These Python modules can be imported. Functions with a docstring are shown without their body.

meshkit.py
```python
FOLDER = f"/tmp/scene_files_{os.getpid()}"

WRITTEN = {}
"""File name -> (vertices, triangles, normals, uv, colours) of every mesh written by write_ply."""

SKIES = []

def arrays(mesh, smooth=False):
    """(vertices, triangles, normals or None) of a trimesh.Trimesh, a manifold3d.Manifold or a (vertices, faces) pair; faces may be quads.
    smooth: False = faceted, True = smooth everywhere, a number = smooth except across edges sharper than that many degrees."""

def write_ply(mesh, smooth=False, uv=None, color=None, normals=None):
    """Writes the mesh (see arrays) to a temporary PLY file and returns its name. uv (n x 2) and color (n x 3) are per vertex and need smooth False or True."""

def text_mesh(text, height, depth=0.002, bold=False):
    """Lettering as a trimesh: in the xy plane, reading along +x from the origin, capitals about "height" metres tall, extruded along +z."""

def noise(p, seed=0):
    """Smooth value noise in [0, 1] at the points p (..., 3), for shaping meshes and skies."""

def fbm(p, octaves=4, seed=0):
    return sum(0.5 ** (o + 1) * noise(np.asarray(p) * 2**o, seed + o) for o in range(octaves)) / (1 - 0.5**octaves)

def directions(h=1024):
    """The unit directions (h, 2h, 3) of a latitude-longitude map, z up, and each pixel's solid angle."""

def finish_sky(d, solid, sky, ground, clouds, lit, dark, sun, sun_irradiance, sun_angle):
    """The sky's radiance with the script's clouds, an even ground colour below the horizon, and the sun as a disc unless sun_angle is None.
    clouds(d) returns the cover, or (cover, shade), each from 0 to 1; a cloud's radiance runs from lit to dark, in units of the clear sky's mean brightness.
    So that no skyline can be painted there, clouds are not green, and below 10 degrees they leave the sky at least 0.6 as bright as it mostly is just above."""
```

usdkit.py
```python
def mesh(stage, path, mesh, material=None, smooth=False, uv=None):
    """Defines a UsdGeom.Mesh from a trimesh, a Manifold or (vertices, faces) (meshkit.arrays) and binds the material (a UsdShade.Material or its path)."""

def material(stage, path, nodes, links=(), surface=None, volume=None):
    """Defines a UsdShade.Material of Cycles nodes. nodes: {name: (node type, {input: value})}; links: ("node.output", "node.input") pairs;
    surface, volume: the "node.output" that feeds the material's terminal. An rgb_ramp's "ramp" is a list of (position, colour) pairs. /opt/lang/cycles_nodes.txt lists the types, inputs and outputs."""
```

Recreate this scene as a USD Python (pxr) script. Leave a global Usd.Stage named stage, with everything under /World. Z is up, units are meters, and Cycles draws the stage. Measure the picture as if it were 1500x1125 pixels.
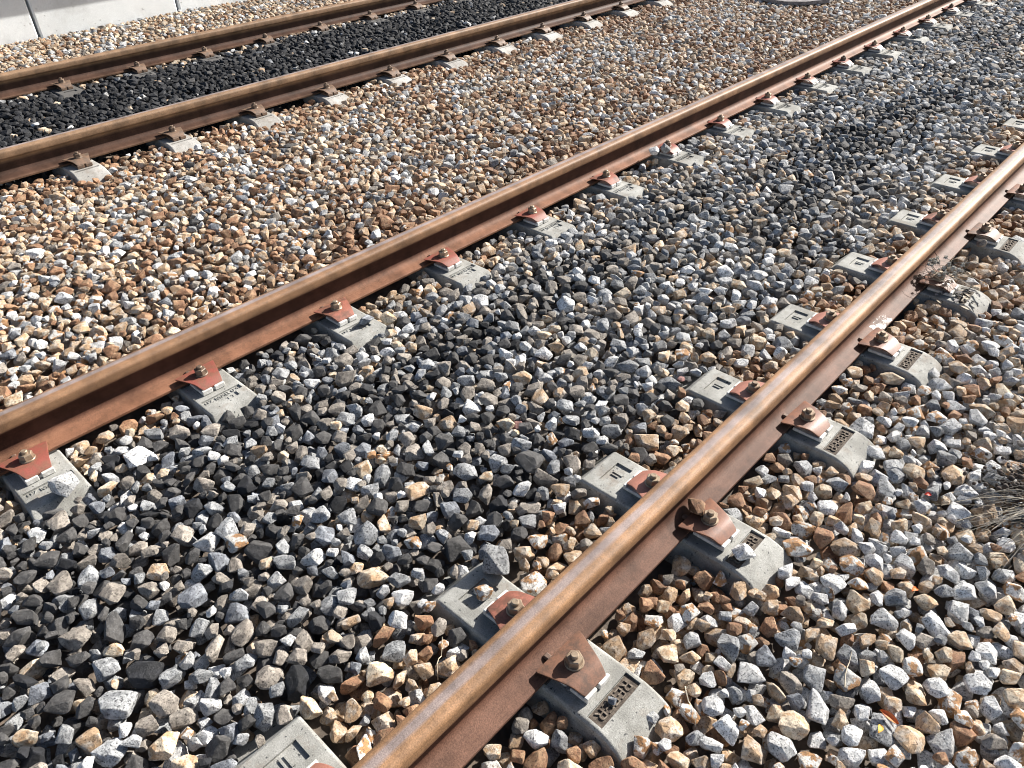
import math
import numpy as np, trimesh, manifold3d
from scipy import ndimage
from scipy.spatial import HalfspaceIntersection, ConvexHull
import usdkit, meshkit
from pxr import Usd, UsdGeom, UsdLux, UsdShade, Gf, Vt, Sdf

stage = Usd.Stage.CreateInMemory()
UsdGeom.SetStageUpAxis(stage, "Z")
UsdGeom.SetStageMetersPerUnit(stage, 1.0)
UsdGeom.Xform.Define(stage, "/World")
UsdGeom.Scope.Define(stage, "/World/Looks")

# ------------------------------------------------------------------ camera, sky, sun, exposure
F_PX, W_PX, H_PX = 1111.1, 1500.0, 1125.0
CAM = np.array([0.7228, -2.7581, 1.6505])
YAW, PITCH, ROLL = -0.7661, -0.6479, -0.0298
FWD = np.array([math.sin(YAW) * math.cos(PITCH), math.cos(YAW) * math.cos(PITCH), math.sin(PITCH)])
_r = np.cross(FWD, [0, 0, 1]); _r /= np.linalg.norm(_r); _u = np.cross(_r, FWD)
RIGHT = math.cos(ROLL) * _r + math.sin(ROLL) * _u
UP = -math.sin(ROLL) * _r + math.cos(ROLL) * _u
cam = UsdGeom.Camera.Define(stage, "/World/camera")
m = np.eye(4); m[0, :3] = RIGHT; m[1, :3] = UP; m[2, :3] = -FWD; m[3, :3] = CAM
cam.AddTransformOp().Set(Gf.Matrix4d(m.tolist()))
cam.CreateHorizontalApertureAttr(36.0)
cam.CreateFocalLengthAttr(36.0 * F_PX / W_PX)
cam.CreateClippingRangeAttr(Gf.Vec2f(0.05, 2000))
cam.CreateExposureAttr(1.38)

SUN_EL, SUN_AZ = math.radians(32.0), math.radians(12.0)
S = np.array([math.cos(SUN_EL) * math.sin(SUN_AZ), math.cos(SUN_EL) * math.cos(SUN_AZ), math.sin(SUN_EL)])
usdkit.material(stage, "/World/Looks/sky", {
    "s": ("sky_texture", {"sky_type": "single_scattering", "sun_disc": False, "aerosol_density": 2.5, "sun_elevation": SUN_EL, "sun_rotation": SUN_AZ}),
    "b": ("background_shader", {"strength": 0.05})}, [("s.color", "b.color")], surface="b.background")
dome = UsdLux.DomeLight.Define(stage, "/World/sky")
UsdShade.MaterialBindingAPI.Apply(dome.GetPrim()).Bind(UsdShade.Material.Get(stage, "/World/Looks/sky"))
dome.GetPrim().SetCustomDataByKey("kind", "structure")
sun = UsdLux.DistantLight.Define(stage, "/World/sun")
sun.CreateNormalizeAttr(True); sun.CreateIntensityAttr(1.25); sun.CreateAngleAttr(0.5); sun.CreateColorAttr(Gf.Vec3f(1.0, 0.96, 0.90))
zz = S; xx = np.cross([0, 0, 1], zz); xx /= np.linalg.norm(xx); yy = np.cross(zz, xx)
m = np.eye(4); m[0, :3] = xx; m[1, :3] = yy; m[2, :3] = zz
sun.AddTransformOp().Set(Gf.Matrix4d(m.tolist()))


def project(P):
    d = np.asarray(P, float) - CAM
    z = d @ FWD
    zc = np.where(np.abs(z) < 1e-6, 1e-6, z)
    return W_PX / 2 + F_PX * (d @ RIGHT) / zc, H_PX / 2 - F_PX * (d @ UP) / zc, z


def at_pixel(x, y, z):
    d = FWD + RIGHT * (x - W_PX / 2) / F_PX - UP * (y - H_PX / 2) / F_PX
    return CAM + d * (z - CAM[2]) / d[2]


# ------------------------------------------------------------------ prim helpers
used = {}


def numbered(parent, name):
    k = used.get((parent, name), 0)
    used[(parent, name)] = k + 1
    return f"{parent}/{name}" if k == 0 else f"{parent}/{name}_{k:03d}"


def tag(prim, label=None, cat=None, group=None, kind=None):
    for k, v in (("label", label), ("category", cat), ("group", group), ("kind", kind)):
        if v:
            prim.SetCustomDataByKey(k, v)
    return prim


def thing(name, label, cat, loc=(0, 0, 0), rotz=0.0, group=None, kind=None, scale=None):
    path = numbered("/World", name)
    x = UsdGeom.Xform.Define(stage, path)
    x.AddTranslateOp().Set(Gf.Vec3d(*map(float, loc)))
    if rotz:
        x.AddRotateZOp().Set(math.degrees(rotz))
    return tag(x.GetPrim(), label, cat, group, kind)


def part(name, mesh, mat, parent="/World", smooth=False, label=None):
    parent = str(parent.GetPath()) if hasattr(parent, "GetPath") else parent
    g = usdkit.mesh(stage, numbered(parent, name), mesh, MATS[mat], smooth=smooth)
    if label:
        g.GetPrim().SetCustomDataByKey("label", label)
    return g.GetPrim()


def copy_of(proto, loc, label, rotz=0.0):
    name = proto.GetName().rstrip("0123456789").rstrip("_")
    path = numbered("/World", name)
    x = UsdGeom.Xform.Define(stage, path)
    x.GetPrim().GetReferences().AddInternalReference(proto.GetPath())
    x.GetPrim().SetInstanceable(True)
    x.ClearXformOpOrder()
    t = UsdGeom.XformOp(x.GetPrim().GetAttribute("xformOp:translate")) if x.GetPrim().HasAttribute("xformOp:translate") else x.AddTranslateOp()
    t.Set(Gf.Vec3d(*map(float, loc)))
    r = x.AddRotateZOp(); r.Set(math.degrees(rotz))
    x.SetXformOpOrder([t, r])
    was = proto.GetCustomData()
    return tag(x.GetPrim(), label, was["category"], was.get("group"))


def box(x0, x1, y0, y1, z0, z1):
    b = trimesh.creation.box([x1 - x0, y1 - y0, z1 - z0])
    b.apply_translation([(x0 + x1) / 2, (y0 + y1) / 2, (z0 + z1) / 2])
    return b


def bevelled(x0, x1, y0, y1, z0, z1, c):
    pts = []
    for sx in (0, 1):
        for sy in (0, 1):
            for sz in (0, 1):
                p = np.array([(x0, x1)[sx], (y0, y1)[sy], (z0, z1)[sz]], float)
                d = np.array([(1, -1)[sx], (1, -1)[sy], (1, -1)[sz]], float) * c
                for k in range(3):
                    q = d.copy(); q[k] = 0
                    pts.append(p + q)
    return trimesh.convex.convex_hull(np.array(pts))


def to_man(t):
    return manifold3d.Manifold(manifold3d.Mesh(np.asarray(t.vertices, np.float32), np.asarray(t.faces, np.uint32)))


def from_man(mn):
    mm = mn.to_mesh()
    return trimesh.Trimesh(mm.vert_properties[:, :3], mm.tri_verts, process=True)


# ------------------------------------------------------------------ materials
MATS = {}


def stone_material(name, a, b, speck, speck_at=0.62, patch=(0.46, 0.60), vary=(0.72, 1.25), rough=0.8):
    """Broken rock: two mineral colours in patches, dark grains, a grainy fractured relief."""
    MATS[name] = usdkit.material(stage, "/World/Looks/" + name, {
        "tc": ("texture_coordinate", {}), "oi": ("object_info", {}),
        "sh": ("vector_math", {"math_type": "scale", "vector1": (31.7, 17.3, 23.9), "scale": 1.0}),
        "ad": ("vector_math", {"math_type": "add"}),
        "n1": ("noise_texture", {"scale": 2.1, "detail": 4, "roughness": 0.6}),
        "r1": ("map_range", {"from_min": patch[0], "from_max": patch[1], "clamp": True}),
        "m1": ("mix", {"color1": a, "color2": b}),
        "n2": ("noise_texture", {"scale": 15.0, "detail": 3, "roughness": 0.65}),
        "r2": ("map_range", {"from_min": speck_at - 0.05, "from_max": speck_at + 0.05, "clamp": True}),
        "m2": ("mix", {"color2": speck}),
        "n3": ("noise_texture", {"scale": 6.0, "detail": 6, "roughness": 0.7}),
        "r3": ("map_range", {"from_min": 0.32, "from_max": 0.68, "to_min": 0.58, "to_max": 1.25, "clamp": True}),
        "rv": ("map_range", {"from_min": 0.0, "from_max": 1.0, "to_min": vary[0], "to_max": vary[1]}),
        "mu": ("math", {"math_type": "multiply"}),
        "hs": ("hsv", {}),
        "bu": ("bump", {"strength": 0.9, "distance": 0.006}),
        "p": ("principled_bsdf", {"roughness": rough, "specular_ior_level": 0.35, "diffuse_roughness": 0.4}),
    }, [("oi.random", "sh.scale"), ("tc.object", "ad.vector1"), ("sh.vector", "ad.vector2"),
        ("ad.vector", "n1.vector"), ("ad.vector", "n2.vector"), ("ad.vector", "n3.vector"),
        ("n1.fac", "r1.value"), ("r1.result", "m1.fac"), ("m1.color", "m2.color1"),
        ("n2.fac", "r2.value"), ("r2.result", "m2.fac"), ("m2.color", "hs.color"),
        ("n3.fac", "r3.value"), ("oi.random", "rv.value"), ("rv.result", "mu.value1"), ("r3.result", "mu.value2"),
        ("mu.value", "hs.value"), ("hs.color", "p.base_color"), ("n3.fac", "bu.height"), ("bu.normal", "p.normal")], surface="p.BSDF")


stone_material("white_granite", (0.66, 0.65, 0.63), (0.46, 0.465, 0.465), (0.09, 0.09, 0.095), speck_at=0.585)
stone_material("grey_granite", (0.36, 0.365, 0.365), (0.21, 0.215, 0.22), (0.06, 0.06, 0.065), speck_at=0.57)
stone_material("warm_grey_rock", (0.31, 0.275, 0.235), (0.19, 0.165, 0.14), (0.07, 0.06, 0.05), speck_at=0.59)
stone_material("blue_grey_rock", (0.155, 0.165, 0.185), (0.30, 0.315, 0.335), (0.05, 0.05, 0.055), speck_at=0.58)
stone_material("dark_rock", (0.074, 0.071, 0.069), (0.042, 0.040, 0.039), (0.14, 0.14, 0.14), speck_at=0.64)
stone_material("black_rock", (0.012, 0.0125, 0.0145), (0.021, 0.022, 0.026), (0.07, 0.07, 0.075), speck_at=0.66)
stone_material("tan_granite", (0.43, 0.295, 0.18), (0.52, 0.45, 0.37), (0.12, 0.07, 0.04), speck_at=0.60)
stone_material("pale_tan_granite", (0.58, 0.49, 0.37), (0.42, 0.27, 0.15), (0.15, 0.11, 0.08), speck_at=0.60)
stone_material("rust_rock", (0.25, 0.132, 0.072), (0.36, 0.225, 0.13), (0.06, 0.03, 0.02), speck_at=0.60)
stone_material("half_rusted_granite", (0.60, 0.58, 0.54), (0.38, 0.205, 0.09), (0.13, 0.10, 0.08), speck_at=0.60, patch=(0.47, 0.53))
stone_material("red_rock", (0.24, 0.12, 0.105), (0.31, 0.18, 0.155), (0.12, 0.06, 0.055))


def rail_material(name, xr, head, side, foot, stain=0):
    """Rusted rolled steel; the running band worn along the top of the head, dirt and flaking on the foot."""
    MATS[name] = usdkit.material(stage, "/World/Looks/" + name, {
        "g": ("geometry", {}), "sx": ("separate_xyz", {}),
        "st": ("mapping", {"scale": (1.0, 0.035, 1.0)}),
        "ns": ("noise_texture", {"scale": 260.0, "detail": 3, "roughness": 0.6}),
        "nf": ("noise_texture", {"scale": 300.0, "detail": 4, "roughness": 0.7}),
        "nb": ("noise_texture", {"scale": 9.0, "detail": 5, "roughness": 0.65}),
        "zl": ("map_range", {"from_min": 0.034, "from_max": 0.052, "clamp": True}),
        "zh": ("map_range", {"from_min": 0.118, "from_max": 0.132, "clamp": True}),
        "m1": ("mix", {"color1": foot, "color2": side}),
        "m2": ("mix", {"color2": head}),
        "xo": ("math", {"math_type": "subtract", "value2": xr - 0.004}),
        "xa": ("math", {"math_type": "absolute"}),
        "xn": ("math", {"math_type": "multiply_add", "value2": 0.012}),
        "bw": ("map_range", {"from_min": 0.021, "from_max": 0.013, "clamp": True}),
        "zt": ("map_range", {"from_min": 0.160, "from_max": 0.164, "clamp": True}),
        "bm": ("math", {"math_type": "multiply"}),
        "b2": ("math", {"math_type": "multiply", "value2": 0.8}),
        "m3": ("mix", {"color2": (0.235, 0.200, 0.195)}),
        "rn": ("map_range", {"from_min": 0.34, "from_max": 0.66, "to_min": 0.62, "to_max": 1.35, "clamp": True}),
        "rf": ("map_range", {"from_min": 0.32, "from_max": 0.68, "to_min": 0.62, "to_max": 1.35, "clamp": True}),
        "rs": ("map_range", {"from_min": 0.35, "from_max": 0.65, "to_min": 0.93, "to_max": 1.07, "clamp": True}),
        "v1": ("math", {"math_type": "multiply"}), "v2": ("math", {"math_type": "multiply"}),
        "hs": ("hsv", {}),
        "ro": ("map_range", {"from_min": 0.0, "from_max": 0.8, "to_min": 0.60, "to_max": 0.40}),
        "yl": ("math", {"math_type": "subtract", "value2": 0.02}), "ya": ("math", {"math_type": "absolute"}),
        "yr": ("map_range", {"from_min": 0.16, "from_max": 0.05, "clamp": True}),
        "zs": ("map_range", {"from_min": 0.036, "from_max": 0.030, "clamp": True}),
        "nw": ("noise_texture", {"scale": 38.0, "detail": 6, "roughness": 0.75}),
        "sm": ("math", {"math_type": "multiply"}), "s2": ("math", {"math_type": "multiply"}),
        "sr": ("map_range", {"from_min": 0.47, "from_max": 0.53, "clamp": True}),
        "s3": ("math", {"math_type": "multiply", "value2": float(stain)}),
        "m4": ("mix", {"color2": (0.55, 0.54, 0.52)}),
        "bu": ("bump", {"strength": 0.5, "distance": 0.0015}),
        "sp": ("map_range", {"from_min": 0.10, "from_max": 0.14, "to_min": 0.12, "to_max": 0.30, "clamp": True}),
        "p": ("principled_bsdf", {"specular_ior_level": 0.5}),
    }, [("sx.z", "sp.value"), ("sp.result", "p.specular_ior_level"), ("g.position", "sx.vector"), ("g.position", "st.vector"), ("st.vector", "ns.vector"), ("g.position", "nf.vector"), ("g.position", "nb.vector"), ("g.position", "nw.vector"),
        ("sx.z", "zl.value"), ("sx.z", "zh.value"), ("zl.result", "m1.fac"), ("m1.color", "m2.color1"), ("zh.result", "m2.fac"),
        ("sx.x", "xo.value1"), ("xo.value", "xa.value1"), ("ns.fac", "xn.value1"), ("xa.value", "xn.value3"), ("xn.value", "bw.value"), ("sx.z", "zt.value"),
        ("bw.result", "bm.value1"), ("zt.result", "bm.value2"), ("bm.value", "b2.value1"), ("m2.color", "m3.color1"), ("b2.value", "m3.fac"),
        ("nb.fac", "rn.value"), ("nf.fac", "rf.value"), ("ns.fac", "rs.value"), ("rn.result", "v1.value1"), ("rf.result", "v1.value2"), ("v1.value", "v2.value1"), ("rs.result", "v2.value2"),
        ("m3.color", "m4.color1"), ("sx.y", "yl.value1"), ("yl.value", "ya.value1"), ("ya.value", "yr.value"), ("sx.z", "zs.value"), ("yr.result", "sm.value1"), ("zs.result", "sm.value2"),
        ("nw.fac", "s2.value1"), ("sm.value", "s2.value2"), ("s2.value", "sr.value"), ("sr.result", "s3.value1"), ("s3.value", "m4.fac"),
        ("m4.color", "hs.color"), ("v2.value", "hs.value"), ("hs.color", "p.base_color"), ("b2.value", "ro.value"), ("ro.result", "p.roughness"),
        ("nf.fac", "bu.height"), ("bu.normal", "p.normal")], surface="p.BSDF")


def worn_material(name, a, b, scale=30.0, fine=300.0, rough=0.55, bump=0.001, spec=0.5, lo=0.42, hi=0.6, metallic=0.0):
    MATS[name] = usdkit.material(stage, "/World/Looks/" + name, {
        "g": ("geometry", {}),
        "n1": ("noise_texture", {"scale": scale, "detail": 5, "roughness": 0.65}), "n2": ("noise_texture", {"scale": fine, "detail": 4, "roughness": 0.7}),
        "r1": ("map_range", {"from_min": lo, "from_max": hi, "clamp": True}), "m1": ("mix", {"color1": a, "color2": b}),
        "r2": ("map_range", {"from_min": 0.3, "from_max": 0.7, "to_min": 0.75, "to_max": 1.25, "clamp": True}),
        "hs": ("hsv", {}), "bu": ("bump", {"strength": 0.4, "distance": bump}),
        "p": ("principled_bsdf", {"roughness": rough, "specular_ior_level": spec, "metallic": metallic}),
    }, [("g.position", "n1.vector"), ("g.position", "n2.vector"), ("n1.fac", "r1.value"), ("r1.result", "m1.fac"), ("m1.color", "hs.color"),
        ("n2.fac", "r2.value"), ("r2.result", "hs.value"), ("hs.color", "p.base_color"), ("n2.fac", "bu.height"), ("bu.normal", "p.normal")], surface="p.BSDF")


def concrete_material(name, a, b, pore=0.70, patch=4.0, pores=120.0, stain=0.75, stain_scale=11.0, dust=0.0):
    """Cast concrete: mottled grey, sand grain, dark air holes, faint damp marks."""
    MATS[name] = usdkit.material(stage, "/World/Looks/" + name, {
        "g": ("geometry", {}),
        "n1": ("noise_texture", {"scale": patch, "detail": 6, "roughness": 0.65}), "n2": ("noise_texture", {"scale": 330.0, "detail": 3, "roughness": 0.7}),
        "r1": ("map_range", {"from_min": 0.40, "from_max": 0.64, "clamp": True}), "m1": ("mix", {"color1": a, "color2": b}),
        "n3": ("noise_texture", {"scale": pores, "detail": 1, "roughness": 0.4}), "r3": ("map_range", {"from_min": pore, "from_max": pore + 0.03, "clamp": True}),
        "m2": ("mix", {"color2": (0.06, 0.06, 0.06)}),
        "n4": ("noise_texture", {"scale": stain_scale, "detail": 7, "roughness": 0.7}), "r4": ("map_range", {"from_min": 0.54, "from_max": 0.70, "to_max": stain, "clamp": True}),
        "m4": ("mix", {"color2": (0.17, 0.135, 0.105)}),
        "sx": ("separate_xyz", {}), "dx": ("map_range", {"from_min": -4.9, "from_max": -5.4, "to_max": dust, "clamp": True}), "m5": ("mix", {"color2": (0.055, 0.052, 0.050)}),
        "r2": ("map_range", {"from_min": 0.3, "from_max": 0.7, "to_min": 0.62, "to_max": 1.36, "clamp": True}),
        "hs": ("hsv", {}), "bu": ("bump", {"strength": 0.6, "distance": 0.0018}),
        "p": ("principled_bsdf", {"roughness": 0.85, "specular_ior_level": 0.3}),
    }, [("g.position", "n1.vector"), ("g.position", "n2.vector"), ("g.position", "n3.vector"), ("n1.fac", "r1.value"), ("r1.result", "m1.fac"), ("m1.color", "m4.color1"), ("g.position", "n4.vector"), ("n4.fac", "r4.value"), ("r4.result", "m4.fac"), ("m4.color", "m5.color1"), ("g.position", "sx.vector"), ("sx.x", "dx.value"), ("dx.result", "m5.fac"), ("m5.color", "m2.color1"),
        ("n3.fac", "r3.value"), ("r3.result", "m2.fac"), ("m2.color", "hs.color"), ("n2.fac", "r2.value"), ("r2.result", "hs.value"), ("hs.color", "p.base_color"),
        ("n2.fac", "bu.height"), ("bu.normal", "p.normal")], surface="p.BSDF")


XA, XB, XC, XD = -1.745, 0.0, -4.270, -6.013
ZF = 0.029   # the far track lies a little higher
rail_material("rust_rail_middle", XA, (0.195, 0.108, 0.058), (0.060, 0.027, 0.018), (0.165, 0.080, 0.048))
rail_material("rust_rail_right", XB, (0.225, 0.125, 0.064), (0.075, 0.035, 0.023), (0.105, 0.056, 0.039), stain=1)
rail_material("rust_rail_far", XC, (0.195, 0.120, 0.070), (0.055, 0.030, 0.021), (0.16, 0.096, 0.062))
worn_material("red_painted_steel", (0.215, 0.062, 0.046), (0.165, 0.070, 0.046), rough=0.55, spec=0.3)
worn_material("faded_red_steel", (0.26, 0.098, 0.068), (0.13, 0.062, 0.042), rough=0.6, spec=0.25)
worn_material("rose_painted_steel", (0.31, 0.135, 0.098), (0.27, 0.12, 0.085), rough=0.5, spec=0.3)
worn_material("dark_brown_steel", (0.15, 0.075, 0.048), (0.085, 0.050, 0.036), rough=0.55, spec=0.25)
worn_material("brown_steel", (0.185, 0.083, 0.050), (0.125, 0.062, 0.043), rough=0.46, spec=0.3)
worn_material("dull_brown_steel", (0.17, 0.105, 0.068), (0.10, 0.070, 0.050), rough=0.55)
worn_material("nut_steel", (0.30, 0.235, 0.165), (0.20, 0.14, 0.095), rough=0.42, metallic=0.35)
worn_material("dark_nut_steel", (0.17, 0.12, 0.085), (0.10, 0.07, 0.05), rough=0.5, metallic=0.3)
worn_material("white_plastic", (0.62, 0.61, 0.58), (0.45, 0.44, 0.41), rough=0.5)
worn_material("dark_rubber", (0.035, 0.032, 0.030), (0.055, 0.045, 0.038), rough=0.7)
worn_material("brown_rubber", (0.16, 0.10, 0.07), (0.09, 0.055, 0.04), rough=0.6)
worn_material("dirt", (0.045, 0.034, 0.026), (0.11, 0.088, 0.068), scale=120, rough=0.95, bump=0.002)
worn_material("crust", (0.075, 0.057, 0.042), (0.20, 0.165, 0.13), scale=90, rough=0.95, bump=0.004)
worn_material("ground_soil", (0.075, 0.060, 0.048), (0.13, 0.10, 0.075), scale=14, fine=60, rough=0.95, bump=0.01)
worn_material("weathered_timber", (0.115, 0.105, 0.105), (0.20, 0.185, 0.18), scale=25, fine=150, rough=0.9, bump=0.003)
worn_material("straw", (0.42, 0.37, 0.28), (0.28, 0.23, 0.17), scale=8, fine=60, rough=0.8)
worn_material("grey_straw", (0.23, 0.215, 0.185), (0.12, 0.105, 0.085), scale=8, fine=60, rough=0.85)
worn_material("dark_seed", (0.035, 0.026, 0.020), (0.06, 0.04, 0.03), scale=60, rough=0.9)
worn_material("pale_fluff", (0.62, 0.60, 0.55), (0.45, 0.42, 0.36), scale=60, rough=0.9)
worn_material("orange_leaf", (0.55, 0.17, 0.03), (0.45, 0.10, 0.03), scale=60, rough=0.6)
worn_material("yellow_leaf", (0.62, 0.36, 0.07), (0.50, 0.28, 0.06), scale=60, rough=0.6)
worn_material("red_plastic", (0.50, 0.06, 0.03), (0.40, 0.05, 0.03), scale=60, rough=0.4)
concrete_material("sleeper_concrete", (0.185, 0.182, 0.166), (0.33, 0.327, 0.305), pore=0.69, patch=7.0, pores=110.0)
concrete_material("far_sleeper_concrete", (0.25, 0.24, 0.22), (0.42, 0.405, 0.38), pore=0.69, dust=0.85)
concrete_material("wall_concrete", (0.66, 0.685, 0.685), (0.76, 0.78, 0.78), pore=0.735, patch=1.6, pores=34.0, stain=0.22, stain_scale=3.0)
concrete_material("joint_concrete", (0.10, 0.10, 0.10), (0.14, 0.14, 0.135))

# ------------------------------------------------------------------ the lie of the ballast
NEAR_Y0, NEAR_DY, NEAR_N = -2.522, 0.603, 18
FAR_Y0, FAR_DY, FAR_N = -1.917, 0.597, 13
near_y = [NEAR_Y0 + NEAR_DY * k for k in range(NEAR_N)]
far_y = [FAR_Y0 + FAR_DY * k for k in range(FAR_N)]
WALL_X = -7.62


def smoothstep(a, b, x):
    t = np.clip((x - a) / (b - a), 0, 1)
    return t * t * (3 - 2 * t)


def ballast_level(x, y):
    """Height of the ballast surface."""
    xs = [-60, -7.9, -7.62, -7.0, -6.2, -5.93, -5.6, -5.14, -4.7, -4.36, -4.18, -3.9, -3.5, -3.0, -2.4, -1.95, -1.84, -1.65, -1.52, -1.2, -0.87, -0.5, -0.24, -0.1, 0.1, 0.30, 0.5, 0.9, 2.0, 60]
    zs = [0.03, 0.06, 0.075, 0.055, 0.03, 0.022, 0.035, 0.045, 0.035, 0.02, -0.005, 0.000, 0.012, 0.02, 0.01, 0.0, -0.01, -0.028, -0.018, 0.0, 0.010, -0.002, -0.018, -0.024, -0.030, -0.028, -0.022, -0.02, -0.05, -0.05]
    n = meshkit.noise(np.stack([x * 1.7, y * 1.7, np.zeros_like(x)], -1), 5) - 0.5
    return np.interp(x, xs, zs) + 0.022 * n


# ------------------------------------------------------------------ ground: one sheet to the horizon
gx = np.unique(np.concatenate([[-900, -300, -100, -40, -20, -12], np.arange(-9, 4.01, 0.2), [8, 20, 40, 100, 300, 900]]))
gy = np.unique(np.concatenate([[-900, -300, -100, -40, -20, -10], np.arange(-5, 12.01, 0.2), [20, 40, 100, 300, 900]]))
GX, GY = np.meshgrid(gx, gy, indexing="ij")
GZ = ballast_level(GX, GY) - 0.070
nx_, ny_ = GX.shape
ii = np.arange((nx_ - 1) * (ny_ - 1)); ci = ii // (ny_ - 1) * ny_ + ii % (ny_ - 1)
quads = np.stack([ci, ci + ny_, ci + ny_ + 1, ci + 1], 1)
g = part("ground", (np.stack([GX, GY, GZ], -1).reshape(-1, 3), quads), "ground_soil", smooth=True)
tag(g, "dark brown soil under the ballast stones", "ground", kind="structure")

# ------------------------------------------------------------------ platform wall of concrete panels
wall = thing("platform_wall", "pale concrete platform wall of upright panels with dark joints, behind the far track", "wall", (WALL_X, 0, 0))
PAN, J0 = 1.377, -0.234
for k in range(-4, 6):
    y0, y1 = J0 + PAN * (k - 1) + 0.012, J0 + PAN * k - 0.012
    c = 0.014
    prof = [(-0.14, y0), (-c, y0), (0.0, y0 + c), (0.0, y1 - c), (-c, y1), (-0.14, y1)]
    import shapely
    pan = trimesh.creation.extrude_polygon(shapely.Polygon(prof), 1.276, engine="earcut")
    pan.apply_translation([0.0, 0, -0.40])
    part("panel", pan, "wall_concrete", wall)
part("joint_backing", box(-0.30, -0.10, J0 - 5 * PAN, J0 + 5 * PAN, -0.40, 0.876), "joint_concrete", wall)
part("coping", bevelled(-3.0, 0.205, J0 - 5 * PAN, J0 + 5 * PAN, 0.880, 1.02, 0.012), "wall_concrete", wall)

# ------------------------------------------------------------------ rails
half = [(0.0, 0.007), (0.0702, 0.007), (0.0712, 0.009), (0.0712, 0.0165), (0.069, 0.0185), (0.050, 0.0225), (0.034, 0.027), (0.0225, 0.033), (0.0145, 0.0415), (0.0100, 0.053), (0.0085, 0.068),
        (0.0085, 0.085), (0.0095, 0.101), (0.0125, 0.110), (0.0185, 0.1155), (0.0270, 0.1190), (0.0335, 0.1225), (0.0352, 0.1255), (0.0355, 0.138), (0.0353, 0.1500), (0.0340, 0.1555), (0.0310, 0.1600),
        (0.0260, 0.1632), (0.0190, 0.1652), (0.0100, 0.1664), (0.0, 0.1668)]
full = np.array(half + [(-x, z) for x, z in half[-2:0:-1]])


def rail(label, x, z, mat):
    ys = np.arange(-6.0, 14.01, 0.5)
    n = len(full)
    V = np.concatenate([np.column_stack([full[:, 0], np.full(n, y), full[:, 1]]) for y in ys])
    Fq = []
    for j in range(len(ys) - 1):
        a = j * n + np.arange(n); b = j * n + (np.arange(n) + 1) % n
        Fq.append(np.stack([a, a + n, b + n, b], 1))
    t = thing("steel_rail", label, "rail", (x, 0, z))
    part("rail_bar", (V, np.concatenate(Fq)[:, ::-1]), mat, t, smooth=35)
    return t


rail("rusty steel rail nearest the camera with shiny ochre head, right of the grey ballast", XB, 0, "rust_rail_right")
rail("rusty steel rail with red clips between the tan ballast and the grey ballast", XA, 0, "rust_rail_middle")
rail("brown steel rail between the black ballast and the tan ballast", XC, ZF, "rust_rail_far")
rail("farthest brown steel rail, along the black ballast beside the concrete wall", XD, ZF, "rust_rail_far")


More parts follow.
